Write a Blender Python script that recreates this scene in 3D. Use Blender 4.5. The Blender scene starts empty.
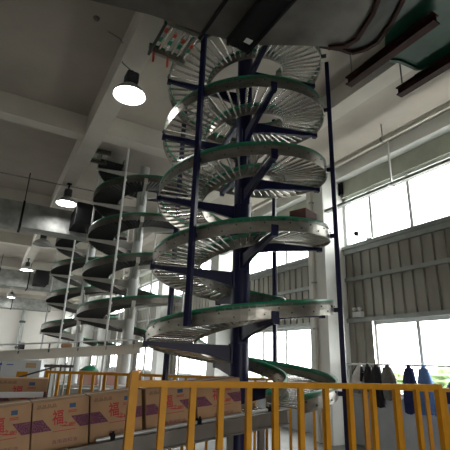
import bpy, bmesh, math, random
from mathutils import Vector, Matrix
random.seed(7)
PI = math.pi
COL = bpy.context.scene.collection
S = bpy.context.scene

# ------------------------------------------------------------------ materials
def nt_mat(name):
    m = bpy.data.materials.new(name); m.use_nodes = True
    nt = m.node_tree; b = nt.nodes['Principled BSDF']
    return m, nt, b
def mat(name, col, rough=.5, metal=0., var=.0, scale=6., bump=0., bscale=40., stretch=(1, 1, 1), col2=None, spec=None):
    m, nt, b = nt_mat(name)
    b.inputs['Base Color'].default_value = (*col, 1)
    b.inputs['Roughness'].default_value = rough
    b.inputs['Metallic'].default_value = metal
    if spec is not None: b.inputs['Specular IOR Level'].default_value = spec
    if var or bump:
        tc = nt.nodes.new('ShaderNodeTexCoord'); mp = nt.nodes.new('ShaderNodeMapping')
        mp.inputs['Scale'].default_value = stretch
        nt.links.new(tc.outputs['Object'], mp.inputs[0])
    if var:
        n = nt.nodes.new('ShaderNodeTexNoise'); n.inputs['Scale'].default_value = scale; n.inputs['Detail'].default_value = 5
        nt.links.new(mp.outputs[0], n.inputs['Vector'])
        r = nt.nodes.new('ShaderNodeValToRGB')
        c2 = col2 if col2 else tuple(max(0, c * (1 - var)) for c in col)
        r.color_ramp.elements[0].position = .32; r.color_ramp.elements[1].position = .68
        r.color_ramp.elements[0].color = (*c2, 1)
        r.color_ramp.elements[1].color = (*[min(1, c * (1 + var * .4)) for c in col], 1)
        nt.links.new(n.outputs['Fac'], r.inputs[0]); nt.links.new(r.outputs[0], b.inputs['Base Color'])
    if bump:
        n2 = nt.nodes.new('ShaderNodeTexNoise'); n2.inputs['Scale'].default_value = bscale
        nt.links.new(mp.outputs[0], n2.inputs['Vector'])
        bp = nt.nodes.new('ShaderNodeBump'); bp.inputs['Strength'].default_value = bump; bp.inputs['Distance'].default_value = .02
        nt.links.new(n2.outputs['Fac'], bp.inputs['Height']); nt.links.new(bp.outputs[0], b.inputs['Normal'])
    return m
def emit(name, col, s):
    m, nt, b = nt_mat(name)
    b.inputs['Base Color'].default_value = (*col, 1)
    b.inputs['Emission Color'].default_value = (*col, 1); b.inputs['Emission Strength'].default_value = s
    return m
M = dict(
    plaster=mat('ceiling_plaster', (.43, .39, .345), .9, var=.12, scale=1.2, bump=.1, bscale=8),
    beam=mat('beam_paint', (.52, .49, .44), .85, var=.1, scale=1.5),
    white=mat('white_wall_paint', (.66, .67, .65), .7, var=.06, scale=2),
    endwall=mat('pale_wall_paint', (.66, .64, .61), .8, var=.06, scale=.6),
    lowwall=mat('grey_wall_paint', (.34, .36, .38), .8, var=.1, scale=2),
    cream=mat('cream_beam_paint', (.42, .44, .36), .75, var=.18, scale=2.5),
    corr=mat('corrugated_steel', (.27, .26, .225), .45, .35, var=.18, scale=3, stretch=(1, 1, .25)),
    flash=mat('flashing_steel', (.30, .32, .31), .45, .4, var=.15, scale=4),
    floor=mat('concrete_floor', (.145, .14, .125), .55, var=.2, scale=1.5, bump=.1),
    frame=mat('window_aluminium', (.70, .72, .73), .5, .1),
    navy=mat('navy_paint', (.006, .007, .042), .42, .0, var=.15, scale=5, spec=.25),
    steel=mat('brushed_steel', (.30, .285, .25), .34, .92, var=.30, scale=5, stretch=(1, 1, 2.5), bump=.15, bscale=9),
    steel_dk=mat('dull_steel', (.12, .11, .095), .42, .8, var=.3, scale=5, stretch=(1, 1, 2.5)),
    roller=mat('roller_steel', (.58, .57, .54), .22, .95, var=.12, scale=12),
    roller_dk=mat('dark_roller', (.012, .012, .012), .55),
    green=mat('green_strip', (.012, .23, .12), .35, var=.15, scale=9),
    bolt=mat('bolt_dark', (.06, .06, .06), .5, .6),
    post=mat('pale_post_paint', (.62, .63, .62), .5, .1, var=.08, scale=5),
    arm_w=mat('pale_arm_paint', (.50, .49, .45), .5, .1, var=.12, scale=5),
    yellow=mat('yellow_paint', (.60, .27, .012), .5, var=.14, scale=8, spec=.25),
    card=mat('cardboard', (.40, .245, .135), .8, var=.1, scale=7, bump=.06, bscale=30),
    tape=mat('box_tape', (.50, .36, .20), .35),
    red=mat('red_print', (.42, .035, .035), .7),
    inkd=mat('brown_print', (.10, .055, .04), .8),
    inkp=mat('plum_print_text', (.20, .05, .09), .8),
    blue=mat('blue_label', (.02, .07, .16), .6),
    conv=mat('conveyor_grey', (.17, .16, .14), .5, .3, var=.15, scale=5),
    conv_l=mat('conveyor_beige', (.55, .53, .47), .5, .2, var=.12, scale=3),
    rail=mat('guide_rail', (.60, .61, .62), .35, .4),
    black=mat('black_plastic', (.008, .008, .009), .7, spec=.2),
    duct=mat('galvanised_duct', (.33, .34, .33), .42, .75, var=.35, scale=3.5, bump=.12, bscale=3),
    sheet=mat('dull_tray_steel', (.17, .16, .145), .48, .55, var=.35, scale=2.2, bump=.3, bscale=2.5),
    rust=mat('red_oxide_steel', (.032, .009, .007), .7, .0, var=.3, scale=8, spec=.2),
    tarp=mat('green_tarp', (.007, .06, .038), .38, var=.35, scale=2.5, bump=.5, bscale=3),
    film=mat('dark_sheet', (.035, .038, .032), .4, .3, var=.5, scale=3, stretch=(3, .6, 1)),
    shade=mat('lamp_reflector', (.45, .45, .44), .4, .5),
    ball=mat('lamp_ballast', (.06, .06, .065), .5, .3),
    lamp=emit('lamp_glow', (1.0, .98, .94), 45),
    lamp_off=mat('lamp_lens_off', (.30, .30, .30), .3),
    pipe=mat('pipe_cream', (.50, .47, .41), .5, .1, var=.08, scale=3),
    carton=mat('printed_carton', (.50, .24, .20), .7, var=.9, scale=9, col2=(.55, .45, .38)),
    jk_navy=mat('navy_cloth', (.012, .022, .10), .85, var=.3, scale=9),
    jk_black=mat('black_cloth', (.014, .014, .016), .85, var=.3, scale=9),
    jk_grey=mat('grey_cloth', (.13, .125, .12), .85, var=.3, scale=9),
    jk_blue=mat('light_blue_cloth', (.10, .19, .42), .85, var=.25, scale=9),
    jk_stripe=mat('white_cloth', (.62, .62, .62), .85, var=.2, scale=9),
    leaf=mat('hedge_leaf', (.17, .24, .10), .8, var=.5, scale=5, bump=.6, bscale=8),
    ground=mat('pale_concrete_yard', (.55, .55, .52), .9, var=.15, scale=.4),
    orange=mat('orange_red_paint', (.55, .06, .02), .5),
    cabw=mat('cabinet_white', (.66, .69, .71), .5, var=.05, scale=3),
    cabinetblue=mat('cabinet_mark_blue', (.05, .10, .40), .5),
    cord=mat('grey_cable', (.22, .21, .20), .6),
    cover=mat('plate_white', (.7, .7, .68), .5),
)
def plum():
    m, nt, b = nt_mat('plum_lattice_print')
    tc = nt.nodes.new('ShaderNodeTexCoord'); v = nt.nodes.new('ShaderNodeTexVoronoi'); v.inputs['Scale'].default_value = 70
    v.feature = 'DISTANCE_TO_EDGE'
    r = nt.nodes.new('ShaderNodeValToRGB'); r.color_ramp.elements[0].position = .03; r.color_ramp.elements[1].position = .12
    r.color_ramp.elements[0].color = (.24, .10, .13, 1); r.color_ramp.elements[1].color = (.105, .018, .055, 1)
    nt.links.new(tc.outputs['Object'], v.inputs['Vector']); nt.links.new(v.outputs['Distance'], r.inputs[0])
    nt.links.new(r.outputs[0], b.inputs['Base Color']); b.inputs['Roughness'].default_value = .75
    return m
M['plum'] = plum()
def glass():
    m = bpy.data.materials.new('window_glass'); m.use_nodes = True; nt = m.node_tree
    nt.nodes.clear()
    o = nt.nodes.new('ShaderNodeOutputMaterial'); mx = nt.nodes.new('ShaderNodeMixShader'); t = nt.nodes.new('ShaderNodeBsdfTransparent')
    g = nt.nodes.new('ShaderNodeBsdfGlossy'); g.inputs['Roughness'].default_value = .05
    t.inputs[0].default_value = (.95, .97, .97, 1); mx.inputs[0].default_value = .06
    nt.links.new(t.outputs[0], mx.inputs[1]); nt.links.new(g.outputs[0], mx.inputs[2]); nt.links.new(mx.outputs[0], o.inputs[0])
    return m
M['glass'] = glass()

# ------------------------------------------------------------------ mesh builder
class MB:
    def __init__(s): s.v = []; s.f = []; s.m = []; s.cur = 0; s.sm = []
    def add(s, vs, fs, smooth=False):
        k = len(s.v); s.v += [tuple(v) for v in vs]
        for f in fs: s.f.append([i + k for i in f]); s.m.append(s.cur); s.sm.append(smooth)
        return s
    def box(s, x0, x1, y0, y1, z0, z1, T=None):
        vs = [(x, y, z) for x in (x0, x1) for y in (y0, y1) for z in (z0, z1)]
        if T is not None: vs = [T @ Vector(v) for v in vs]
        return s.add(vs, [(0, 1, 3, 2), (4, 6, 7, 5), (0, 4, 5, 1), (2, 3, 7, 6), (0, 2, 6, 4), (1, 5, 7, 3)])
    def bar(s, a, b, w, h=None):                      # rectangular bar between two points
        h = h or w; a = Vector(a); b = Vector(b); d = (b - a)
        L = d.length; d.normalize()
        up = Vector((0, 0, 1)) if abs(d.z) < .95 else Vector((1, 0, 0))
        x = d.cross(up).normalized(); y = x.cross(d).normalized()
        T = Matrix((( x.x, d.x, y.x, a.x), (x.y, d.y, y.y, a.y), (x.z, d.z, y.z, a.z), (0, 0, 0, 1)))
        return s.box(-w / 2, w / 2, 0, L, -h / 2, h / 2, T)
    def tube(s, a, b, r, n=12, r2=None, cap=True):
        a = Vector(a); b = Vector(b); d = (b - a).normalized(); r2 = r if r2 is None else r2
        up = Vector((0, 0, 1)) if abs(d.z) < .95 else Vector((1, 0, 0))
        x = d.cross(up).normalized(); y = x.cross(d).normalized()
        vs = []
        for p, rr in ((a, r), (b, r2)):
            for i in range(n):
                t = 2 * PI * i / n; vs.append(p + x * rr * math.cos(t) + y * rr * math.sin(t))
        fs = [(i, (i + 1) % n, n + (i + 1) % n, n + i) for i in range(n)]
        s.add(vs, fs, True)
        if cap: s.add(vs[:n], [tuple(range(n))[::-1]]); s.add(vs[n:], [tuple(range(n))])
        return s
    def path(s, pts, r, n=8):
        for a, b in zip(pts, pts[1:]): s.tube(a, b, r, n)
        return s
    def lathe(s, prof, n=28, c=(0, 0, 0)):
        vs = []
        for r, z in prof:
            for i in range(n):
                t = 2 * PI * i / n; vs.append((c[0] + r * math.cos(t), c[1] + r * math.sin(t), c[2] + z))
        fs = [(j * n + i, j * n + (i + 1) % n, (j + 1) * n + (i + 1) % n, (j + 1) * n + i) for j in range(len(prof) - 1) for i in range(n)]
        return s.add(vs, fs, True)
    def prism(s, poly, z0, z1):                       # polygon in xy between z0 and z1
        n = len(poly); vs = [(x, y, z0) for x, y in poly] + [(x, y, z1) for x, y in poly]
        return s.add(vs, [tuple(range(n))[::-1], tuple(range(n, 2 * n))] + [(i, (i + 1) % n, n + (i + 1) % n, n + i) for i in range(n)])
    def build(s, name, mats, parent=None, fix=True):
        me = bpy.data.meshes.new(name); me.from_pydata(s.v, [], s.f)
        if not isinstance(mats, (list, tuple)): mats = [mats]
        for m in mats: me.materials.append(m)
        me.polygons.foreach_set('material_index', s.m); me.polygons.foreach_set('use_smooth', s.sm)
        if fix:
            bm = bmesh.new(); bm.from_mesh(me); bmesh.ops.recalc_face_normals(bm, faces=bm.faces); bm.to_mesh(me); bm.free()
        me.update()
        o = bpy.data.objects.new(name, me); COL.objects.link(o)
        if parent: o.parent = parent
        return o
def empty(name, loc, label, cat, group=None, rz=0):
    o = bpy.data.objects.new(name, None); COL.objects.link(o); o.location = loc; o.rotation_euler.z = rz
    o.empty_display_size = .1
    return tag(o, label, cat, group)
def tag(o, label, cat, group=None):
    o['label'] = label; o['category'] = cat
    if group: o['group'] = group
    return o
def struct(o): o['kind'] = 'structure'; return o
def copy_tree(o, parent=None):
    c = o.copy(); COL.objects.link(c)
    if parent: c.parent = parent
    for ch in list(o.children): copy_tree(ch, c)
    return c
def bevel(o, w=.01):
    md = o.modifiers.new('bevel', 'BEVEL'); md.width = w; md.segments = 2; md.limit_method = 'ANGLE'; return o

# ------------------------------------------------------------------ building shell
XW, XL, Y0, Y1, ZC = 7.5, -6.5, -4.0, 46.0, 6.5
struct(MB().box(XL - .2, XW + .2, Y0 - .2, Y1 + .2, -.15, 0).build('floor', M['floor']))
struct(MB().box(XL - .2, XW + .2, Y0 - .2, Y1 + .2, ZC, ZC + .2).build('ceiling', M['plaster']))
struct(MB().box(XL - .2, XW + .2, Y1, Y1 + .2, 0, ZC).build('wall_end', M['endwall']))
struct(MB().box(XL - .2, .4, Y0 - .2, Y0, 0, ZC).box(2.2, XW + .2, Y0 - .2, Y0, 0, ZC).box(.4, 2.2, Y0 - .2, Y0, 2.5, ZC).build('wall_back', M['endwall']))
dr = struct(MB().box(.32, .4, Y0 - .22, Y0 + .02, 0, 2.58).box(2.2, 2.28, Y0 - .22, Y0 + .02, 0, 2.58).box(.4, 2.2, Y0 - .22, Y0 + .02, 2.5, 2.58).build('added_door_1', M['flash']))  # unseen doorway, added to light the fence and boxes
MB().box(.4, 2.2, Y0 + .02, Y0 + .34, 2.5, 2.85).build('added_door_shutter', M['corr'], dr)  # shutter dressing the added doorway
# longitudinal beams, cross beams
tn = 1
def trim(mb, m, **k):
    global tn
    o = struct(mb.build('trim_%d' % tn, m)); tn += 1; return o
for x0, x1, z in ((1.07, 1.43, 6.0), (4.82, 5.16, 6.12), (-2.75, -2.40, 6.0)):
    trim(MB().box(x0, x1, Y0, Y1, z, ZC), M['beam'])
for k in range(-2, 8):
    y = 7.84 + 5.42 * k
    if y < Y0 + .5: continue
    trim(MB().box(1.43, XW, y, y + .36, 6.05, ZC), M['beam'])
    trim(MB().box(XL, 1.07, y + .30, y + .60, 6.05, ZC), M['beam'])
# right wall: bays between columns
cols = [7.24 + 5.42 * k for k in range(-2, 8)]
lowW, lowT, corT, winT = 1.0, 2.63, 4.40, 5.77
struct(MB().box(XW, XW + .2, Y0, Y1, 0, lowW).build('wall_right', M['lowwall']))
trim(MB().box(XW - .02, XW + .2, Y0, Y1, winT, 6.2), M['cream'])
trim(MB().box(XW - .28, XW + .2, Y0, Y1, 6.2, ZC), M['white'])
trim(MB().box(XW - .04, XW + .22, Y0, Y1, lowW - .04, lowW + .03), M['flash'])
for c in cols:
    if c > Y0: trim(MB().box(6.84, XW + .1, c, c + .62, 0, ZC - .001), M['white'])
def corrugated(ya, yb, za, zb):
    mb = MB(); p = .27; y = ya; prof = []
    while y < yb:
        for dy, dx in ((0, 0), (.19, 0), (.205, .035), (.255, .035), (.27, 0)):
            if y + dy <= yb: prof.append((XW + dx, y + dy))
        y += p
    prof.append((XW, yb)); vs = []
    for x, yy in prof: vs += [(x, yy, za), (x, yy, zb)]
    mb.add(vs, [(2 * i, 2 * i + 2, 2 * i + 3, 2 * i + 1) for i in range(len(prof) - 1)])
    return mb
def window(n, ya, yb, za, zb, mull):
    f = MB(); x0, x1 = XW + .04, XW + .10; w = .075
    f.box(x0, x1, ya, yb, za, za + w); f.box(x0, x1, ya, yb, zb - w, zb)
    f.box(x0, x1, ya, ya + w, za, zb); f.box(x0, x1, yb - w, yb, za, zb)
    for m in mull: f.box(x0, x1, m - w / 2, m + w / 2, za + w, zb - w)
    fr = struct(f.build('window_%d' % n, M['frame']))
    MB().box(XW + .065, XW + .071, ya + w, yb - w, za + w, zb - w).build('glass_pane', M['glass'], fr)
    return fr
wn = 1; wr = 1
for i, c in enumerate(cols[:-1]):
    ya, yb = c + .62, cols[i + 1]
    ya = max(ya, Y0)
    if yb < Y0 + .5: continue
    o = corrugated(ya, yb, lowT, corT); w = struct(o.build('wall_panel', M['corr'], fix=False)); w.name = 'wall_right_bay'
    # girts and flashings
    trim(MB().box(XW - .06, XW + .0, ya, yb, 3.55, 3.64), M['flash'])
    trim(MB().box(XW - .10, XW + .12, ya, yb, corT - .05, corT + .02).box(XW - .05, XW, ya, yb, corT - .17, corT - .05), M['flash'])
    trim(MB().box(XW - .07, XW + .12, ya, yb, lowT - .05, lowT + .04), M['flash'])
    # corrugated strip beside the column and lower window
    w = struct(corrugated(yb - .70, yb, lowW, lowT).build('wall_right_strip', M['corr'], fix=False))
    if yb < 2.5:                                   # unseen bays behind the viewer, closed to cut the front light
        trim(MB().box(XW, XW + .15, ya, yb, lowW, lowT), M['endwall']); trim(MB().box(XW, XW + .15, ya, yb, corT, winT), M['endwall']); continue
    yy = [yb - .87 - 1.07 * k for k in range(0, 5)]
    window(wn, ya, yb, corT + .02, winT, [y for y in yy if y > ya + .2]); wn += 1
    window(wn, ya, yb - .70, lowW + .03, lowT - .05, [y for y in (yb - 1.81, yb - 2.95, yb - 4.05) if y > ya + .2]); wn += 1
# unseen left wall: far windows added for light, near bays closed to darken
struct(MB().box(XL - .2, XL, Y0, Y1, 0, 1.0).build('wall_left', M['endwall']))
trim(MB().box(XL - .2, XL, Y0, Y1, 2.6, 4.4), M['endwall']); trim(MB().box(XL - .2, XL, Y0, Y1, 5.8, ZC), M['endwall'])
for i, c in enumerate(cols[:-1]):
    ya, yb = max(c, Y0), cols[i + 1]
    if ya < 17 or i % 2:
        trim(MB().box(XL - .2, XL, ya, yb, 1.0, 2.6), M['endwall']); trim(MB().box(XL - .2, XL, ya, yb, 4.4, 5.8), M['endwall'])
        continue
    for za, zb in ((1.0, 2.6), (4.4, 5.8)):
        f = MB(); w = .05
        for (a, b, c1, d) in ((ya, yb, za, za + w), (ya, yb, zb - w, zb)): f.box(XL - .12, XL - .06, a, b, c1, d)
        for k in range(6): y = ya + (yb - ya - w) * k / 5; f.box(XL - .12, XL - .06, y, y + w, za, zb)
        fr = struct(f.build('window_%d' % wn, M['frame'])); wn += 1
        MB().box(XL - .095, XL - .09, ya, yb, za + w, zb - w).build('glass_pane', M['glass'], fr)
trim(MB().box(XL - .2, XL, cols[-1], Y1, 1.0, 2.6), M['endwall']); trim(MB().box(XL - .2, XL, cols[-1], Y1, 4.4, 5.8), M['endwall'])
trim(MB().box(XW, XW + .2, cols[-1] + .62, Y1, 1.0, winT), M['endwall'])
trim(MB().box(XW, XW + .2, Y0 , Y0 + .05, 1.0, winT), M['endwall'])

# outside
struct(MB().box(-12, 60, -30, Y0 - .25, -.35, -.3).box(XW + .25, 60, Y0 - .25, 90, -.35, -.3).build('yard_ground', M['ground']))
def bush(x, y, r, h, label):
    bm = bmesh.new(); bmesh.ops.create_icosphere(bm, subdivisions=4, radius=1)
    for v in bm.verts:
        n = v.co.normalized(); k = 1 + .16 * math.sin(n.x * 9 + x) * math.sin(n.y * 8 + y) + .12 * math.sin(n.z * 13 + x * 3) + random.uniform(-.09, .09)
        v.co = Vector((n.x * r * k, n.y * r * k, h * .55 + n.z * h * .5 * k))
    me = bpy.data.meshes.new('crown'); bm.to_mesh(me); bm.free(); me.materials.append(M['leaf'])
    t = empty('tree', (x, y, -.3), label, 'tree', 'trees outside beyond the windows')
    o = bpy.data.objects.new('crown', me); COL.objects.link(o); o.parent = t
    MB().tube((0, 0, 0), (0, 0, h * .4), .12, 8, .08).build('trunk', mat('bark', (.09, .06, .04), .9), t)
for i, (x, y, r, h) in enumerate(((30, 16.0, 1.5, 1.7), (32, 20.5, 1.9, 1.9), (31, 25.6, 1.7, 1.6), (34, 31.5, 2.2, 2.2), (36, 38.0, 2.2, 2.0), (33, 45, 2.2, 2.0))):
    bush(x, y, r, h, 'low green tree standing in the bright yard outside the lower windows')

# ------------------------------------------------------------------ spiral conveyors
HEAD = math.radians(60.905 - 90)
RO, RI, PIT = 1.171, .575, .928
def spiral(ax, ay, z0, th0, th1, kind, label, arm0, postang, top, colbase=0.):
    """th in view degrees, continuous (360 per turn); band top z = z0 + PIT*th/360"""
    t = empty('spiral_conveyor', (ax, ay, 0), label, 'spiral conveyor', None)
    main = kind == 'main'
    ms = dict(guard=M['steel'] if main else M['steel_dk'], roll=M['roller'] if main else M['roller_dk'],
              arm=M['navy'] if main else M['arm_w'], post=M['navy'] if main else M['post'])
    def P(r, th, dz=0):
        a = math.radians(th) + HEAD
        return Vector((r * math.cos(a), r * math.sin(a), z0 + PIT * th / 360 + dz))
    def band(r0, r1, dz0, dz1, step=4):
        mb = MB(); n = int((th1 - th0) / step); vs = []
        for i in range(n + 1):
            th = th0 + (th1 - th0) * i / n
            vs += [P(r0, th, dz0), P(r1, th, dz0), P(r1, th, dz1), P(r0, th, dz1)]
        fs = []
        for i in range(n):
            for k in range(4): fs.append((4 * i + k, 4 * i + (k + 1) % 4, 4 * i + 4 + (k + 1) % 4, 4 * i + 4 + k))
        mb.add(vs, fs, True); mb.add(vs[:4], [(0, 1, 2, 3)]); mb.add(vs[-4:], [(0, 1, 2, 3)])
        return mb
    for r, s_, nm in ((RO, 1, 'outer_guard'), (RI, -1, 'inner_guard')):
        mb = band(r - .004, r + .004, -.155, 0)
        mb.sm = [False] * len(mb.sm)
        if True:
            mb.cur = 1
            th = th0 + 3
            while th < th1:                      # bolt heads in two staggered rows, part of the guard's surface
                for dz in ((-.055,) if int(th / 7.5) % 2 else (-.11,)):
                    p = P(r + s_ * .004, th, dz); q = P(r + s_ * .014, th, dz)
                    mb.tube(p, q, .009, 6)
                th += 7.5
        g = mb.build(nm, [ms['guard'], M['bolt']], t)
        band(r - s_ * .017, r + s_ * .004, -.034, .022).build('edge_strip', M['green'], g)
    # rollers: one mesh, individual parts
    rr = .0165 if main else .034
    step = 6.4 if main else 5.0
    L = RO - RI - .02
    rm = MB().tube((0, 0, 0), (L, 0, 0), rr, 10).tube((-.008, 0, 0), (L + .008, 0, 0), .006, 6)
    ref = None; extra = MB(); ths = []
    th = th0 + 2
    while th < th1: ths.append(th); th += step
    # the ones that show largest: nearest turns at and above eye level
    key = sorted(ths, key=lambda q: abs((z0 + PIT * q / 360) - 2.9))
    big = set(key[:100])
    for q in ths:
        a = math.radians(q) + HEAD; p = P(RI + .01, q, -.115)
        # skew of the roller follows the slope of the track
        if q in big:
            if ref is None: ref = rm.build('roller', ms['roll'], t); o = ref
            else: o = ref.copy(); COL.objects.link(o); o.parent = t
            o.location = p; o.rotation_euler = (0, 0, a)
        else: extra.tube(p, P(RO - .01, q, -.115), rr, 8)
    ex = extra.build('roller', ms['roll'], t); ex['kind'] = 'stuff'
    # column with flanges
    cr = .118 if main else .125
    ztop = top
    cm = MB().tube((0, 0, colbase), (0, 0, ztop), cr, 28)
    cm.tube((0, 0, colbase), (0, 0, colbase + .03), .26, 24)
    cm.build('column', ms['arm'] if main else ms['post'], t)
    # arms
    k0 = int(math.floor((th0 - arm0) / 90)); th = arm0 + 90 * (k0 + 1)
    while th < th1:
        a = math.radians(th) + HEAD; zt = z0 + PIT * th / 360 - .16
        if zt + .1 < ztop:
            T = Matrix.Translation((0, 0, zt)) @ Matrix.Rotation(a, 4, 'Z')
            mb = MB(); w = .028
            x0, x1 = cr - .01, RO + .0
            for sgn in (1,):
                poly = [(x0, 0), (x1, 0), (x1, -.035), (x0 + .30, -.125), (x0, -.19)]
                vs = [T @ Vector((x, -w, z)) for x, z in poly] + [T @ Vector((x, w, z)) for x, z in poly]
                mb.add(vs, [(0, 1, 2, 3, 4), (9, 8, 7, 6, 5)] + [(i, (i + 1) % 5, 5 + (i + 1) % 5, 5 + i) for i in range(5)])
            arm = mb.build('support_arm', ms['arm'], t)
            pl = MB().box(RO - .03, RO + .028, -.035, .035, -.055, .004, T).box(RO + .010, RO + .022, -.04, .04, -.04, .075, T)
            pl.tube(T @ Vector((RO + .018, .0, .05)), T @ Vector((RO + .034, .0, .05)), .010, 6)
            MB().box(x0 - .01, x0 + .02, -.06, .06, -.21, .02, T).build('column_flange', ms['arm'], arm)
            pl.build('mounting_plate', ms['arm'], arm)
        th += 90
    # posts
    for th in postang:
        a = math.radians(th) + HEAD
        x, y = 1.25 * math.cos(a), 1.25 * math.sin(a)
        pw = .028; ptop = min(top, z0 + PIT * th1 / 360) - .1 - (.25 if main else 0)
        mb = MB()
        pb = 1.93 if (main and th == postang[0]) else 0.
        if main: mb.box(-pw, pw, -pw, pw, pb, ptop, Matrix.Translation((x, y, 0)) @ Matrix.Rotation(a, 4, 'Z'))
        else: mb.tube((x, y, 0), (x, y, ptop), .024, 12)
        if pb == 0: mb.box(x - .09, x + .09, y - .09, y + .09, 0, .015)
        ps = mb.build('post', ms['post'], t)
        # clips holding the guard at each turn
        cl = MB(); q = th
        while q < th1 + 360:
            q += 0
            if th0 < q < th1:
                z = z0 + PIT * q / 360 - .1
                p1 = Vector((x, y, z)); p2 = P(RO, q, -.1)
                cl.bar(p1, p2, .03, .05)
            q += 360
        q = th - 360
        while q > th0 - 360:
            if th0 < q < th1: cl.bar(Vector((x, y, z0 + PIT * q / 360 - .1)), P(RO, q, -.1), .03, .05)
            q -= 360
        if cl.v: cl.build('clip', ms['post'], ps)
    return t
spiral(2.817, 4.578, 2.386, -720 + 299, 3 * 360 + 385 - 0, 'main', 'nearest tall spiral roller conveyor with navy column and green edged steel guards', 15, (242, 340, 62, 143), 6.45)
spiral(2.864, 9.558, 3.027, -720 + 330, 3 * 360 + 215, 'far', 'second spiral conveyor with white column and black rollers, behind the nearest one', 15, (263, 350, 80, 172), 6.35)
spiral(2.669, 14.104, 2.883, -720 + 330, 3 * 360 + 215, 'far', 'farthest spiral conveyor with pale column, leftmost of the three spirals', 15, (263, 350, 80, 172), 6.35)

# ------------------------------------------------------------------ straight conveyors
def straight(name, label, a, b, width, h_side, mside, mroll, legs=(), rail=None, step=.075, rr=.022, group=None, strip=False, near=-1, base=0.):
    """a, b: centre line at roller top; rollers crosswise"""
    a = Vector(a); b = Vector(b); d = b - a; L = d.length
    t = empty(name, (a.x, a.y, 0), label, 'conveyor', group, math.atan2(d.y, d.x))
    hz = math.hypot(d.x, d.y); sl = d.z / hz
    def Q(x, y, z=0): return Vector((x, y, a.z + sl * x + z))
    for s_ in (-1, 1):
        y = s_ * width / 2
        mb = MB(); mb.bar(Q(0, y, -h_side / 2 + .02), Q(hz, y, -h_side / 2 + .02), .03, h_side)
        mb.bar(Q(0, y + s_ * .02, .02), Q(hz, y + s_ * .02, .02), .05, .012); mb.bar(Q(0, y + s_ * .02, -h_side + .03), Q(hz, y + s_ * .02, -h_side + .03), .05, .012)
        g = mb.build('side_frame', mside, t)
        if strip: MB().bar(Q(0, y, .03), Q(hz, y, .03), .03, .03).build('edge_strip', M['green'], g)
    ref = None; n = int(hz / step)
    for i in range(n):
        x = (i + .5) * hz / n
        if ref is None:
            ref = MB().tube((0, -width / 2, 0), (0, width / 2, 0), rr, 10).build('roller', mroll, t); o = ref
        else: o = ref.copy(); COL.objects.link(o); o.parent = t
        o.location = Q(x, 0, -rr)
    for x in legs:
        for s_ in (-1, 1):
            y = s_ * (width / 2 + .0)
            MB().box(x - .03, x + .03, y - .02, y + .02, base, Q(x, 0).z - h_side + .03).box(x - .07, x + .07, y - .05, y + .05, base, base + .012).build('leg', mside, t)
        if base == 0: MB().bar((x, -width / 2, .35), (x, width / 2, .35), .04).build('cross_bar', mside, t)
    return t, Q
YC = 3.77
zc = lambda x: 1.112 + (x - 2.25) * .112
tc, Qc = straight('roller_conveyor', 'inclined roller conveyor carrying the front row of cardboard boxes into the near spiral', (-1.6, YC, zc(-1.6)), (2.70, YC, zc(2.70)), .56, .13, M['conv'], M['roller'], legs=(.3, 1.5, 2.9, 4.0), step=.07)
# guide rail of the near side (lies above the box bottoms)
for xa, xb in ((.9, 2.62), (-1.6, -.45)):
    z0_ = lambda x: zc(x) + .035
    g = MB().tube((xa, YC - .235, z0_(xa)), (xb, YC - .235, z0_(xb)), .016, 12).build('guide_rail', M['rail'])
    g.parent = tc; g.matrix_parent_inverse = (Matrix.Translation(tc.location) @ Matrix.Rotation(tc.rotation_euler.z, 4, 'Z')).inverted()
    x = xa + .12
    while x < xb:
        k = MB().box(x - .018, x + .018, YC - .262, YC - .215, z0_(x) - .03, z0_(x) + .03).tube((x, YC - .26, z0_(x) + .05), (x, YC - .26, z0_(x) - .09), .009, 8)
        k.build('rail_clamp', M['black'], g); x += .75
# second row, further back
t2, _ = straight('roller_conveyor', 'roller conveyor behind the front box row, carrying one cardboard box', (-1.4, 5.20, 1.02), (.85, 4.95, 1.02), .5, .13, M['conv'], M['roller'], legs=(.3, 1.1, 1.9), step=.075)
t2w = (Matrix.Translation(t2.location) @ Matrix.Rotation(t2.rotation_euler.z, 4, 'Z')).inverted()
g = MB().bar((-1.4, 4.93, 1.22), (.62, 4.69, 1.235), .03, .05).build('guide_rail', M['rail']); g.parent = t2; g.matrix_parent_inverse = t2w
for x in (-1.0, -.2, .5):
    y = 4.93 - (x + 1.4) * .119
    MB().bar((x, y + .03, .95), (x, y + .03, 1.23), .03).build('rail_bracket', M['conv'], g)
# beige conveyor to the second spiral, near eye height
tl, _ = straight('roller_conveyor', 'beige overhead-height conveyor running left past the second spiral column', (-1.5, 8.95, 1.46), (2.62, 7.90, 1.84), .55, .16, M['conv_l'], M['roller'], legs=(.8, 3.9), step=.09)
tlw = (Matrix.Translation(tl.location) @ Matrix.Rotation(tl.rotation_euler.z, 4, 'Z')).inverted()
g = MB().tube((-1.5, 8.64, 1.60), (2.55, 7.62, 1.95), .013, 8).build('guide_rail', M['rail']); g.parent = tl; g.matrix_parent_inverse = tlw
for k in range(9):
    u = .05 + k * .115; x, y, z = -1.5 + 4.05 * u, 8.64 - 1.02 * u, 1.60 + .35 * u
    MB().box(x - .012, x + .012, y - .0, y + .02, z - .16, z).build('rail_bracket', M['bolt'], g)
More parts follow.
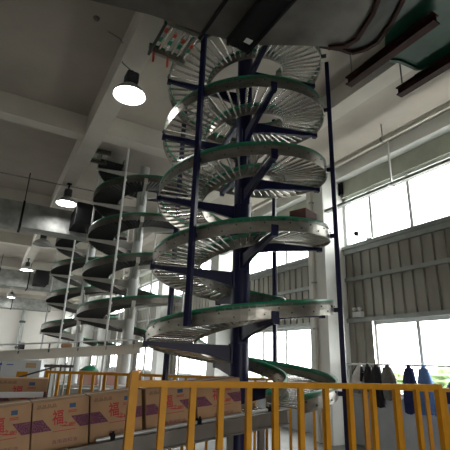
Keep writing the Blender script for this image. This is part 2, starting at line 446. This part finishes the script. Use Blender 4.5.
# top infeed
ti, _ = straight('infeed_conveyor', 'short roller conveyor joining the top left of the near spiral', (1.20, 4.13, 5.56), (1.72, 4.13, 5.56), .55, .09, M['steel'], M['roller'], step=.085, strip=True, rr=.02)
for k, (x, y) in enumerate(((1.27, 4.40), (1.47, 4.40))):
    g = MB().box(x - .012, x + .012, y - .012, y + .012, 5.33, 5.49); o = g.build('red_bracket', M['orange']); o.parent = ti
    o.matrix_parent_inverse = (Matrix.Translation(ti.location)).inverted()
for k in range(4):
    x = 1.28 + .13 * k
    o = MB().box(x - .02, x + .02, 3.95 + .03 * k, 4.02 + .03 * k, 5.505, 5.52).build('red_tag', M['orange']); o.parent = ti; o.matrix_parent_inverse = Matrix.Translation(ti.location).inverted()
for k in range(4):
    x = 1.27 + .13 * k
    o = MB().box(x - .025, x + .025, 4.12, 4.20, 5.505, 5.52).build('green_tag', M['green']); o.parent = ti; o.matrix_parent_inverse = Matrix.Translation(ti.location).inverted()
ti.parent = None
MB().box(-.0, .03, -.31, .31, 5.44, 5.47).tube((.015, -.30, 5.45), (.015, -.30, 6.5), .010, 8).build('hanger', M['bolt'], ti)
tj, _ = straight('infeed_conveyor', 'pale straight conveyor joining the top of the second spiral', (1.25, 9.35, 6.24), (1.86, 9.30, 6.24), .55, .09, M['steel_dk'], M['roller'], step=.12, strip=True)
MB().tube((.1, .28, 6.2), (.1, .28, 6.5), .012, 8).box(.09, .11, -.28, .28, 6.16, 6.18).build('hanger', M['bolt'], tj)

# ------------------------------------------------------------------ boxes
BL, BH, BD = .432, .350, .30
def text_mesh(txt, w, h, m, name):
    cu = bpy.data.curves.new(name, 'FONT'); cu.body = txt; cu.extrude = .0; cu.offset = .018 if len(txt) == 1 else 0.; cu.resolution_u = 3
    ob = bpy.data.objects.new(name, cu); COL.objects.link(ob)
    dg = bpy.context.evaluated_depsgraph_get(); dg.update()
    me = bpy.data.meshes.new_from_object(ob.evaluated_get(dg)); bpy.data.objects.remove(ob)
    if not me.vertices: return None
    xs = [v.co.x for v in me.vertices]; ys = [v.co.y for v in me.vertices]
    sx = w / max(1e-6, max(xs) - min(xs)); sy = h / max(1e-6, max(ys) - min(ys)); mx, my = min(xs), min(ys)
    for v in me.vertices: v.co = Vector(((v.co.x - mx) * sx, 0, (v.co.y - my) * sy))
    me.name = name; me.materials.clear(); me.materials.append(m)
    return me
TX = {k: text_mesh(*v) for k, v in dict(
    fu=('福', .085, .105, M['red'], 'printed_characters'), zhi=('之', .048, .04, M['red'], 'printed_characters'), yu=('御', .055, .05, M['red'], 'printed_characters'),
    small=('食用调和油', .19, .030, M['inkp'], 'printed_characters'), four=('品品品品', .145, .026, M['inkd'], 'printed_characters'),
    ).items()}
def carton(label, group):
    t = empty('cardboard_box', (0, 0, 0), label, 'box', group)
    b = MB().box(-BL / 2, BL / 2, -BD / 2, BD / 2, 0, BH).build('box_body', M['card'], t); bevel(b, .006)
    MB().box(-BL / 2 - .001, BL / 2 + .001, -.025, .025, BH, BH + .0012).build('tape_strip', M['tape'], t)
    y = -BD / 2 - .0012
    def poly(ps, m, nm, th=.0):
        mb = MB(); vs = [(-BL / 2 + BL * u, y - th, BH * v) for u, v in ps]
        mb.add(vs, [tuple(range(len(vs)))]); return mb.build(nm, m, t, fix=False)
    poly([(.003, .40), (.34, .40), (.173, .64), (.003, .64)], M['plum'], 'printed_panel')
    poly([(.84, .40), (.997, .40), (.997, .64), (.673, .64)], M['plum'], 'printed_panel')
    poly([(.64, .81), (.755, .81), (.755, .90), (.64, .90)], M['blue'], 'blue_mark')
    for v in (.715, .745): poly([(.62, v), (.775, v), (.775, v + .016), (.62, v + .016)], M['red'], 'red_line')
    for k, u, v in (('fu', .34, .50), ('zhi', .52, .44), ('yu', .63, .43), ('small', .35, .125), ('four', .07, .855)):
        me = TX[k]
        if me is None: continue
        o = bpy.data.objects.new('printed_characters', me); COL.objects.link(o); o.parent = t; o.location = (-BL / 2 + BL * u, y - .0008, BH * v)
    poly([(.47, .475), (.74, .43), (.75, .44), (.48, .49)], M['red'], 'red_line', .001)
    poly([(.35, .365), (.76, .365), (.76, .378), (.35, .378)], M['red'], 'red_line', .0005)
    return t
labs = ['leftmost box of the front row on the inclined conveyor', 'second from the left in the front row, face fully in view',
        'third from the left in front row, crossed by fence end post', 'fourth from the left in the front row, behind yellow bars',
        'last at the right of the front row, at the spiral mouth']
c0 = carton('cardboard box with red characters and plum pattern, ' + labs[0], 'boxes of the front row')
tilt = -math.atan(.112)
for i in range(5):
    o = c0 if i == 0 else copy_tree(c0)
    o['label'] = 'printed box, ' + labs[i]
    e = (.069, .448, .859, 1.302, 1.79, 2.28)
    x = (e[i] + e[i + 1]) / 2; o.scale = ((e[i + 1] - e[i] - (.004, .004, .02, .03, .03)[i]) / BL, 1, 1)
    o.location = (x, YC - .02, zc(x) + .004); o.rotation_euler = (0, tilt, (.0, .012, -.008, .02, -.03)[i])
o = copy_tree(c0); o['label'] = 'cardboard box on the conveyor behind the front row, half hidden by a rail'; del o['group']
o.location = (.44, 5.03, 1.025); o.rotation_euler = (0, 0, -.11)
# the box rides on conveyor 2, keep the printed face to the viewer
o.scale = (1.15, 1, 1)
# box riding on the spiral
o = empty('cardboard_box', (3.36, 3.93, 0), 'plain reddish brown box riding high on the right of the near spiral', 'box')
th = math.degrees(math.atan2(3.93 - 4.578, 3.36 - 2.817)) + 360 - math.degrees(HEAD)
zb = 2.386 + .928 * (th / 360) - .135 + .017
o.location.z = zb + .075; o.rotation_euler = (0, 0, math.radians(20))
o.location.z = 3.165
b = MB().box(-.15, .15, -.12, .12, 0, .34).build('box_body', mat('reddish_card', (.10, .038, .03), .8, var=.25, scale=5), o); bevel(b, .006)
MB().box(-.151, .151, -.02, .02, .34, .3412).build('tape_strip', M['tape'], o)

# ------------------------------------------------------------------ yellow fences
def fence(label, a, b, xs, ztop, zbot=.12, w=.042, rails=True, endpost=True):
    a = Vector(a); b = Vector(b); d = b - a; L = d.length
    t = empty('safety_fence', (a.x, a.y, 0), label, 'fence', None, math.atan2(d.y, d.x))
    MB().box(0, L, -w / 2, w / 2, ztop - w, ztop).build('top_rail', M['yellow'], t)
    MB().box(0, L, -w / 2, w / 2, zbot, zbot + w).build('bottom_rail', M['yellow'], t)
    ref = None
    for x in xs:
        if ref is None:
            ref = MB().box(-w / 2, w / 2, -w / 2 + .003, w / 2 - .003, zbot + w, ztop - w).build('fence_bar', M['yellow'], t); o = ref
        else: o = ref.copy(); COL.objects.link(o); o.parent = t
        o.location = (x, 0, 0)
    for x in (0, L):
        if endpost: MB().box(x - w * .62, x + w * .62, -w * .62, w * .62, 0, ztop + .003).box(x - .07, x + .07, -.07, .07, 0, .012).build('fence_post', M['yellow'], t)
    return t
f1 = fence('long yellow safety fence in front of the boxes, nearest the viewer', (.913, 2.80, 0), (3.735, 2.558, 0),
      (.208, .418, .632, .855, 1.08, 1.31, 1.552, 1.794, 2.039, 2.299, 2.55), 1.468)
MB().box(-.022, .022, -.022, .022, 1.46, 1.525).build('post_cap', M['yellow'], f1)
fence('short yellow fence section just behind the right end of the nearest fence', (3.55, 3.27, 0), (4.50, 2.80, 0), (.09, .36, .66, .85), 1.415, w=.036, endpost=True)
fence('far yellow fence running behind the near spiral', (.973, 7.27, 0), (4.72, 5.18, 0), [.18 * k for k in range(1, 24)], 1.385, w=.04)
fence('yellow return fence seen end on, behind the third box of the front row', (1.43, 4.50, 0), (2.05, 6.05, 0), [.16 * k for k in range(1, 10)], 1.46, w=.038)

# ------------------------------------------------------------------ overhead steelwork
edge = [(-0.15, 3.74), (0.32, 3.62), (0.92, 3.47), (1.52, 3.4), (1.84, 3.34), (2.17, 3.22), (2.57, 2.98), (2.86, 2.82), (3.01, 2.7), (3.04, 2.55), (2.97, 2.37), (2.91, 2.21), (2.83, 2.08), (2.7, 1.89)] + [(2.4,.9),(-.6,.9)]
TZ = 5.12
t = empty('overhead_tray', (1.2, 2.2, TZ), 'large dull steel drip tray hanging overhead in front of the near spiral top', 'tray')
def offs(m): return [(x - 1.2, y - 2.2) for x, y in m]
MB().prism(offs(edge), 0, .22).build('tray_pan', M['sheet'], t)
rim = MB(); pts = offs(edge)[7:14]
for a, b in zip(pts, pts[1:]): rim.bar((a[0], a[1], .02), (b[0], b[1], .02), .05, .10)
rim.build('rim', M['rust'], t)
MB().box(.30, .335, -1.3, 1.29, -.025, .0).build('seam_strip', M['black'], t)
for x in (-.15, .95): 
    for y in (-.9, .9): MB().tube((x, y, .2), (x, y, ZC - TZ), .012, 8).build('hanger_rod', M['bolt'], t)
t = empty('cable_duct', (1.93, 2.1, TZ - .0885), 'black cable duct with a small white label under the overhead tray', 'cable duct')
MB().box(-.135, .135, -1.3, 1.22, 0, .088).box(-.145, -.12, -1.3, 1.22, -.02, .08).box(.12, .145, -1.3, 1.22, -.02, .08).build('duct_body', M['black'], t)
MB().box(.0, .085, 1.02, 1.09, -.003, 0.001).build('label_plate', M['cover'], t)
# dark sheet and its rim
def sheet_obj(name, label, cat, z, poly, m, rimidx, bend=.0, th=.012, rimm=None):
    cx = sum(p[0] for p in poly) / len(poly); cy = sum(p[1] for p in poly) / len(poly)
    t = empty(name, (cx, cy, z), label, cat)
    MB().prism([(x - cx, y - cy) for x, y in poly], 0, th).build('sheet', m, t)
    r = MB(); pts = [(poly[i][0] - cx, poly[i][1] - cy) for i in rimidx]
    for a, b in zip(pts, pts[1:]): r.bar((a[0], a[1], 0), (b[0], b[1], 0), .045, .07)
    r.build('rim', rimm or M['rust'], t)
    return t
FILM = [(2.99, 3.09), (3.24, 3.0), (3.42, 2.97), (3.52, 2.84), (3.55, 2.66), (3.44, 2.37), (3.29, 2.1), (3.14, 1.9), (2.45, 2.19), (2.81, 2.72)]
GREEN = [(4.2, 3.07), (4.41, 2.98), (4.73, 2.96), (4.88, 2.84), (4.99, 2.58), (4.81, 2.09), (3.49, 1.76), (3.0, 2.06)]
sheet_obj('dark_sheet', 'dark curved sheet with a red rim between the steel tray and the green tarpaulin', 'sheet', 5.42, FILM, M['film'], range(0, 8))
sheet_obj('green_tarpaulin', 'green tarpaulin stretched above the red steel beams at the top right', 'tarpaulin', 5.74, GREEN, M['tarp'], range(0, 4), rimm=M['tarp'])
def hbeam(x, ya, yb, z, label, rods):
    t = empty('steel_beam', (x, yb, z), label, 'steel beam', 'red oxide steel beams at the top right')
    L = ya - yb
    MB().box(-.06, .06, 0, L, -.005, .012).box(-.06, .06, 0, L, .115, .13).box(-.006, .006, 0, L, .012, .115).build('h_section', M['rust'], t)
    MB().box(-.012, .012, .12, L - .30, .131, .185).build('web_plate', M['black'], t)
    for y in rods: MB().tube((0, y - yb, .12), (0, y - yb, ZC - z), .011, 8).build('hanger_rod', M['cord'], t)
    return t
hbeam(4.02, 3.60, 2.18, 5.55, 'red oxide steel beam hung on rods, the left one with both ends in view', (3.52, 2.26))
hbeam(4.86, 3.38, 1.2, 5.56, 'red oxide steel beam hung on a rod, the right one leaving the picture', (3.30,))

# ceiling pipe, cable tray
t = empty('ceiling_pipe', (6.5, 5, 6.13), 'cream pipe hung under the ceiling along the window wall', 'pipe')
MB().tube((0, -9, 0), (0, 40, 0), .062, 16).build('pipe_run', M['pipe'], t)
for y in (-2.7, 0.02, 2.7, 5.4):
    h = MB().tube((0, y, .06), (0, y, .37), .012, 8).tube((0, y - .025, 0), (0, y + .025, 0), .072, 16).build('pipe_hanger', M['cord'], t)
t = empty('cable_tray', (6.95, 5.2, 5.27), 'grey cable tray hanging across the upper windows on pale rods', 'cable tray')
MB().box(-.07, .07, -9, 38, 0, .012).box(-.07, -.06, -9, 38, 0, .055).box(.06, .07, -9, 38, 0, .055).build('tray_channel', M['flash'], t)
for y in (-5.4, -2.7, 0.05, 5.4, 10.8):
    MB().box(-.02, .02, y - .015, y + .015, .05, 1.13).box(-.13, .13, y - .02, y + .02, -.03, 0).build('hanger', M['rail'], t)

# air ducts
def duct(label, y, z0, z1, x0, x1, straps, w=.9, elbow=None):
    t = empty('air_duct', (x0, y, z0), label, 'air duct', None)
    b = MB().box(0, x1 - x0, 0, w, 0, z1 - z0).build('duct_run', M['duct'], t); bevel(b, .02)
    for s in straps: MB().box(s - x0 - .03, s - x0 + .03, -.03, w + .03, -.03, z1 - z0 + .03).tube((s - x0, -.02, z1 - z0), (s - x0, -.02, ZC - z0), .012, 8).build('strap', M['black'], t)
    if elbow:
        x, yy = elbow
        MB().box(x - x0, x - x0 + .62, yy - y, .0, .12, z1 - z0 - .1).box(x - x0 - .03, x - x0 + .65, yy - y - .06, yy - y, .09, z1 - z0 - .07).build('branch', M['black'], t)
duct('nearest galvanised air duct crossing under the ceiling at the left', 12.0, 4.9, 5.62, XL + .3, 2.1, (-3.2, -1.2, .30), w=.5, elbow=(1.56, 10.95))
duct('second galvanised air duct, farther down the hall', 23.5, 4.9, 5.75, XL + .3, 3.6, (-2.4, .1, 1.5), elbow=(1.7, 22.3))
duct('third and farthest galvanised air duct', 35.0, 4.9, 5.75, XL + .3, 4.2, (-.8, 1.4), elbow=None)
o = MB().tube((-6, 10.95, 5.80), (3.0, 10.95, 5.98), .016, 8).build('conduit', M['cord']); tag(o, 'thin conduit running crosswise past the second hanging lamp', 'conduit')

# high bay lamps
def lamp(y, x, z, label, on=True, kind='rod', s=1.):
    t = empty('high_bay_lamp', (x, y, z), label, 'lamp', 'high bay lamps')
    MB().lathe([(.255 * s, 0), (.25 * s, .03), (.215 * s, .09), (.15 * s, .15), (.075 * s, .185), (.07 * s, .2), (0, .2)], 32).build('reflector', M['shade'], t)
    MB().lathe([(0, .02), (.235 * s, .02), (.235 * s, .025), (0, .025)], 32).build('lens', M['lamp'] if on else M['lamp_off'], t)
    b = MB().box(-.08, .08, -.08, .08, .2, .40); 
    for k in range(5): b.box(-.095, .095, -.095, .095, .22 + .035 * k, .232 + .035 * k)
    b.tube((0, 0, .40), (0, 0, .46), .02, 8); b.build('ballast', M['ball'], t)
    if kind == 'rod': MB().tube((0, 0, .44), (0, 0, ZC - .5 - z), .020, 10).box(-.06, .06, -.06, .06, ZC - .52 - z, ZC - .495 - z).build('rod', M['black'], t)
    else: MB().path([(0, 0, .45), (-.10, .0, .50), (-.17, .02, .56), (-.16, .03, .72), (-.15, .04, .90), (-.25, .06, 1.02), (-.44, .08, ZC - z)], .009, 6).build('cable', M['cord'], t)
    return t
lamp(5.42, 1.26, 5.42, 'lit high bay lamp nearest the viewer, at the upper left', kind='cord', s=.95)
lamp(10.9, 1.25, 5.42, 'lit high bay lamp on a long dark rod, second nearest')
lamp(14.0, 1.09, 4.98, 'unlit grey high bay lamp, third in the row', False, s=1.1)
lamp(21.4, 1.2, 5.42, 'lit high bay lamp, fourth in the row', s=1.1)
lamp(26.9, 1.2, 5.44, 'lit high bay lamp, fifth in the row', s=1.1)
lamp(33.5, 1.2, 5.5, 'lit high bay lamp, sixth in the row', s=1.1)
lamp(40.5, 1.2, 5.6, 'farthest lit high bay lamp in the row', s=1.1)
for x, y, z, l in ((5.53, 4.98, 6.5, 'small dark ceiling fitting near the window side'), (.60, 5.32, 6.5, 'small round ceiling plate left of the nearest lamp')):
    tag(MB().lathe([(0, -.03), (.04, -.028), (.05, 0)], 16, (x, y, z)).build('ceiling_fitting', M['bolt'] if x > 3 else M['cord']), l, 'ceiling fitting')
t = empty('ceiling_bracket', (.57, 4.34, 6.35), 'small dark bracket hanging at the top left by the tray', 'bracket')
MB().box(-.05, .05, -.05, .05, -.40, -.30).box(-.02, .02, -.02, .02, -.3, .15).build('bracket_body', M['black'], t)

# wall items
t = empty('floodlight', (7.30, 6.45, 4.44), 'small floodlight on an arm above the corrugated wall band', 'floodlight')
MB().lathe([(0, .05), (.05, .045), (.06, 0), (.04, -.05), (0, -.055)], 16, (-.10, .10, .14)).build('head', M['black'], t)
MB().tube((-.10, .08, .08), (0, -.05, .02), .014, 8).tube((0, -.05, .02), (.16, -.15, .0), .014, 8).box(.05, .18, -.2, -.06, -.03, .01).build('arm', M['rail'], t)
t = empty('emergency_light', (7.42, 6.86, 2.68), 'white emergency light with two round heads above the lower window edge', 'emergency light')
MB().box(-.05, .05, -.13, .13, 0, .12).build('case', M['cabw'], t)
for y in (-.08, .08): MB().lathe([(0, .05), (.045, .04), (.05, 0), (.02, -.04), (0, -.04)], 14, (-.03, y, .18)).build('head', M['cover'], t)
t = empty('drain_pipe', (6.80, 7.62, 0), 'pale drain pipe with clamps on the side of the nearest white column', 'pipe')
MB().tube((0, 0, 0), (0, 0, 6.45), .03, 12).build('pipe_run', M['pipe'], t)
for z in (1.2, 2.4, 3.5, 4.6, 5.6): MB().box(-.045, .045, -.05, .05, z, z + .04).build('clamp', M['flash'], t)
tag(MB().box(7.40, 7.47, 7.12, 7.235, 5.83, 6.17).build('wall_bracket', M['black']), 'black upright bracket beside the column under the cream beam', 'bracket')

# clothes rail
t = empty('clothes_rail', (7.15, 7.2, 0), 'thin metal clothes rail in front of the lower window', 'clothes rail')
MB().tube((0, 0, 1.655), (0, -5.2, 1.665), .018, 10).build('rail_bar', M['frame'], t)
for y in (-.03, -2.6, -5.17): MB().tube((0, y, 0), (0, y, 1.66), .016, 10).tube((0, y, 1.64), (.3, y, 1.64), .01, 8).build('upright', M['frame'], t)
def garment(name, y, w, h, m, label, seed, lean=0., ms=None):
    rnd = random.Random(seed); n = 26; rows = 16; vs = []
    ph = rnd.random() * 6
    for j in range(rows + 1):
        v = j / rows
        ww = w * (.10 + .42 * min(1, v * 3.2) ** .7 + .10 * v); dd = .05 + .05 * min(1, v * 2)
        z = 1.645 - h * v
        for i in range(n):
            a = 2 * PI * i / n
            k = 1 + (.24 * math.sin(4 * a + ph + v * 2.5) + .16 * math.sin(7 * a + ph * 2 - v * 2)) * min(1, v * 1.8)
            zz = z + (.03 * math.sin(3 * a + ph) if j == rows else 0)
            vs.append((dd * math.cos(a) * k, ww * math.sin(a) * k + lean * v, zz))
    fs = [(j * n + i, j * n + (i + 1) % n, (j + 1) * n + (i + 1) % n, (j + 1) * n + i) for j in range(rows) for i in range(n)]
    t = empty(name, (7.15, y, 0), label, 'clothes')
    mb = MB(); mb.add(vs, fs, True); mb.add(vs[:n], [tuple(range(n))]); mb.build('body', m, t)
    for s in (-1, 1):                      # sleeves hanging at the sides
        mb = MB(); y0 = s * w * .38
        mb.tube((0, y0 * .55, 1.60), (-.02, y0 * 1.12 + lean * .3, 1.645 - h * .38), .040, 10, .050)
        mb.tube((-.02, y0 * 1.12 + lean * .3, 1.645 - h * .38), (-.03, y0 * 1.20 + lean * .7, 1.645 - h * .80), .050, 10, .036)
        mb.build('sleeve', ms or m, t)
    mb = MB(); mb.lathe([(.028, 0), (.045, .012), (.03, .03)], 12, (0, 0, 1.635)); mb.build('collar', m, t)
    MB().path([(0, 0, 1.63), (0, .015, 1.68), (0, .0, 1.69), (0, -.015, 1.675)], .004, 6).build('hook', M['frame'], t)
    return t
garment('jacket', 6.66, .26, .42, M['jk_stripe'], 'white and black jacket, leftmost on the clothes rail', 1, .12, M['jk_black'])
garment('jacket', 6.44, .16, .50, M['jk_black'], 'black jacket hanging next to the white one on the rail', 8, -.05)
garment('jacket', 6.22, .23, .78, M['jk_black'], 'long black jacket in the middle left of the clothes rail', 2)
garment('jacket', 5.95, .26, .62, M['jk_grey'], 'dark grey jacket beside the long black one on the rail', 3, -.06)
garment('jacket', 5.45, .23, .82, M['jk_navy'], 'navy blue jacket hanging alone before the bright window', 4)
garment('jacket', 5.14, .24, .80, M['jk_blue'], 'light blue work jacket, rightmost on the clothes rail', 5, -.05)
t = empty('dark_bag', (7.25, 4.58, 1.04), 'dark blue bundle lying on the window sill at the right edge', 'bag')
bm = bmesh.new(); bmesh.ops.create_icosphere(bm, subdivisions=3, radius=.5)
for v in bm.verts: v.co = Vector((v.co.x * .30, v.co.y * .75, max(0, (v.co.z + .28)) * .42 * (1 + .25 * math.sin(v.co.y * 14))))
me = bpy.data.meshes.new('bundle'); bm.to_mesh(me); bm.free(); me.materials.append(M['jk_navy'])
for p in me.polygons: p.use_smooth = True
o = bpy.data.objects.new('bundle', me); COL.objects.link(o); o.parent = t
MB().path([(0, -.12, .2), (0, -.06, .30), (0, .06, .30), (0, .12, .2)], .012, 6).build('handle', M['jk_stripe'], t)

# ------------------------------------------------------------------ things at the lower left
t = empty('control_cabinet', (.85, 10.7, 0), 'white control cabinet with blue marks and a yellow panel at the far left', 'cabinet', None, -.32)
b = MB().box(-1.3, .42, 0, .5, .08, 1.50).box(-1.28, .40, .02, .48, 0, .08).build('cabinet_body', M['cabw'], t); bevel(b, .01)
MB().box(-.45, -.40, -.006, 0, 1.37, 1.42).box(-.30, -.16, -.006, 0, 1.38, 1.40).build('blue_mark', M['cabinetblue'], t)
MB().box(.10, .32, -.008, 0, 1.33, 1.44).box(.13, .29, -.011, -.008, 1.35, 1.37).build('name_plate', M['tape'], t)
MB().box(-.06, .17, -.02, 0, .95, 1.25).build('yellow_panel', M['yellow'], t)
MB().box(-.7, -.63, -.01, 0, 1.36, 1.44).build('dark_mark', M['black'], t)
MB().box(-.42, -.41, -.004, 0, .1, 1.48).build('door_gap', M['bolt'], t)
t = empty('pipe_stand', (1.25, 8.9, 0), 'group of dark upright pipes and legs under the beige conveyor', 'stand')
for k in range(6): MB().tube((.09 * k - .1, .03 * (k % 2), 0), (.09 * k - .1, .03 * (k % 2), 1.45), .018, 8).build('upright', M['bolt'] if k % 2 else M['conv_l'], t)
MB().bar((-.75, -.1, 1.15), (.1, 0, 1.42), .03).bar((-.14, 0, 1.42), (.40, 0, 1.42), .04, .05).build('brace', M['bolt'], t)
t = empty('work_table', (2.15, 8.9, 0), 'pale table behind the far fence with two patterned cartons on it', 'table', None, -.3)
MB().box(-.75, .75, -.05, .55, 1.02, 1.07).build('table_top', M['post'], t)
for x in (-.7, .7):
    for y in (0, .5): MB().box(x - .025, x + .025, y - .025, y + .025, 0, 1.02).build('leg', M['post'], t)
MB().box(-.7, .7, -.01, .01, .3, 1.0).build('front_panel', M['lowwall'], t)
for k, (x, lab) in enumerate(((-.20, 'red patterned carton on the pale table, the left one under a green cloth'), (.22, 'red patterned carton on the pale table, the right one'))):
    c, s = math.cos(-.3), math.sin(-.3)
    o = empty('patterned_carton', (2.15 + c * x - s * .2, 8.9 + s * x + c * .2, 1.072), lab, 'box', 'patterned cartons on the pale table', -.3)
    bevel(MB().box(-.19, .19, -.15, .15, 0, .27).build('box_body', M['carton'], o), .006)
    MB().box(-.191, .191, -.02, .02, .27, .2712).build('tape_strip', M['tape'], o)
    if k == 0: tag(MB().lathe([(0, .09), (.08, .085), (.15, .04), (.2, .0), (0, 0)], 18, (o.location.x, o.location.y, 1.345)).build('green_cloth', M['green']), 'green cloth heaped on the left patterned carton', 'cloth')
t = empty('drive_motor', (.62, 8.43, 1.70), 'small black motor on the left part of the beige conveyor', 'motor')
MB().box(-.05, .05, -.05, .05, 0, .07).tube((-.04, 0, .07), (.04, 0, .08), .035, 12).build('housing', M['black'], t)
MB().tube((.0, -.06, .05), (.0, -.1, .05), .03, 10).build('shaft_cap', M['bolt'], t)
t = empty('kraft_parcel', (1.35, 8.2, 1.75), 'small brown parcel riding on the beige conveyor', 'parcel', None, -.3)
bevel(MB().box(-.09, .09, -.07, .07, 0, .08).build('parcel_body', M['card'], t), .02); MB().box(-.0905, .0905, -.012, .012, .08, .0812).build('tape_strip', M['tape'], t)
t = empty('vertical_pipe', (3.05, 45.7, 0), 'grey pipe running up the pale end wall', 'pipe')
MB().tube((0, 0, 0), (0, 0, 6.4), .20, 12).build('pipe_run', M['flash'], t)
MB().box(-.26, .26, -.22, .2, 2.2, 2.4).box(-.26, .26, -.22, .2, 4.6, 4.8).build('clamp', M['bolt'], t)
# ------------------------------------------------------------------ light
w = bpy.data.worlds.new('sky'); S.world = w; w.use_nodes = True
bg = w.node_tree.nodes['Background']; bg.inputs[0].default_value = (1.0, .985, .955, 1); bg.inputs[1].default_value = 13.5
for nm, x, rx in (('right', XW + .25, 1), ('left', XL - .25, -1)):
    for z in (1.82, 5.1):
        l = bpy.data.lights.new('daylight_portal_' + nm, 'AREA'); l.shape = 'RECTANGLE'; l.size = 1.6; l.size_y = Y1 - Y0
        l.cycles.is_portal = True
        o = bpy.data.objects.new('daylight_portal_' + nm, l); COL.objects.link(o)
        o.location = (x, (Y0 + Y1) / 2, z); o.rotation_euler = (0, math.pi / 2 * rx, 0)
l = bpy.data.lights.new('added_door_portal', 'AREA'); l.shape = 'RECTANGLE'; l.size = 1.8; l.size_y = 2.5; l.cycles.is_portal = True  # portal over the added doorway behind the viewer
o = bpy.data.objects.new('added_door_portal', l); COL.objects.link(o); o.location = (1.3, Y0 - .25, 1.25); o.rotation_euler = (math.pi / 2, 0, 0)
# ------------------------------------------------------------------ camera
R = Matrix([[0.86793, -0.1844285, 0.4611765], [-0.4955912, -0.2599352, 0.8287479], [0.0329687, 0.9478501, 0.3170067]])
cd = bpy.data.cameras.new('camera'); cam = bpy.data.objects.new('camera', cd); COL.objects.link(cam); S.camera = cam
cd.sensor_width = 36; cd.sensor_height = 36; cd.sensor_fit = 'HORIZONTAL'; cd.lens = 409.9 / 450 * 36; cd.clip_start = .05; cd.clip_end = 400
rt, upv, fw = R.col[0], R.col[1], R.col[2]
cam.matrix_world = Matrix(((rt.x, upv.x, -fw.x, 0), (rt.y, upv.y, -fw.y, 0), (rt.z, upv.z, -fw.z, 1.6), (0, 0, 0, 1)))
S.view_settings.view_transform = 'Standard'; S.view_settings.look = 'None'; S.view_settings.gamma = 1; S.view_settings.use_curve_mapping = False
S.view_settings.exposure = -0.12
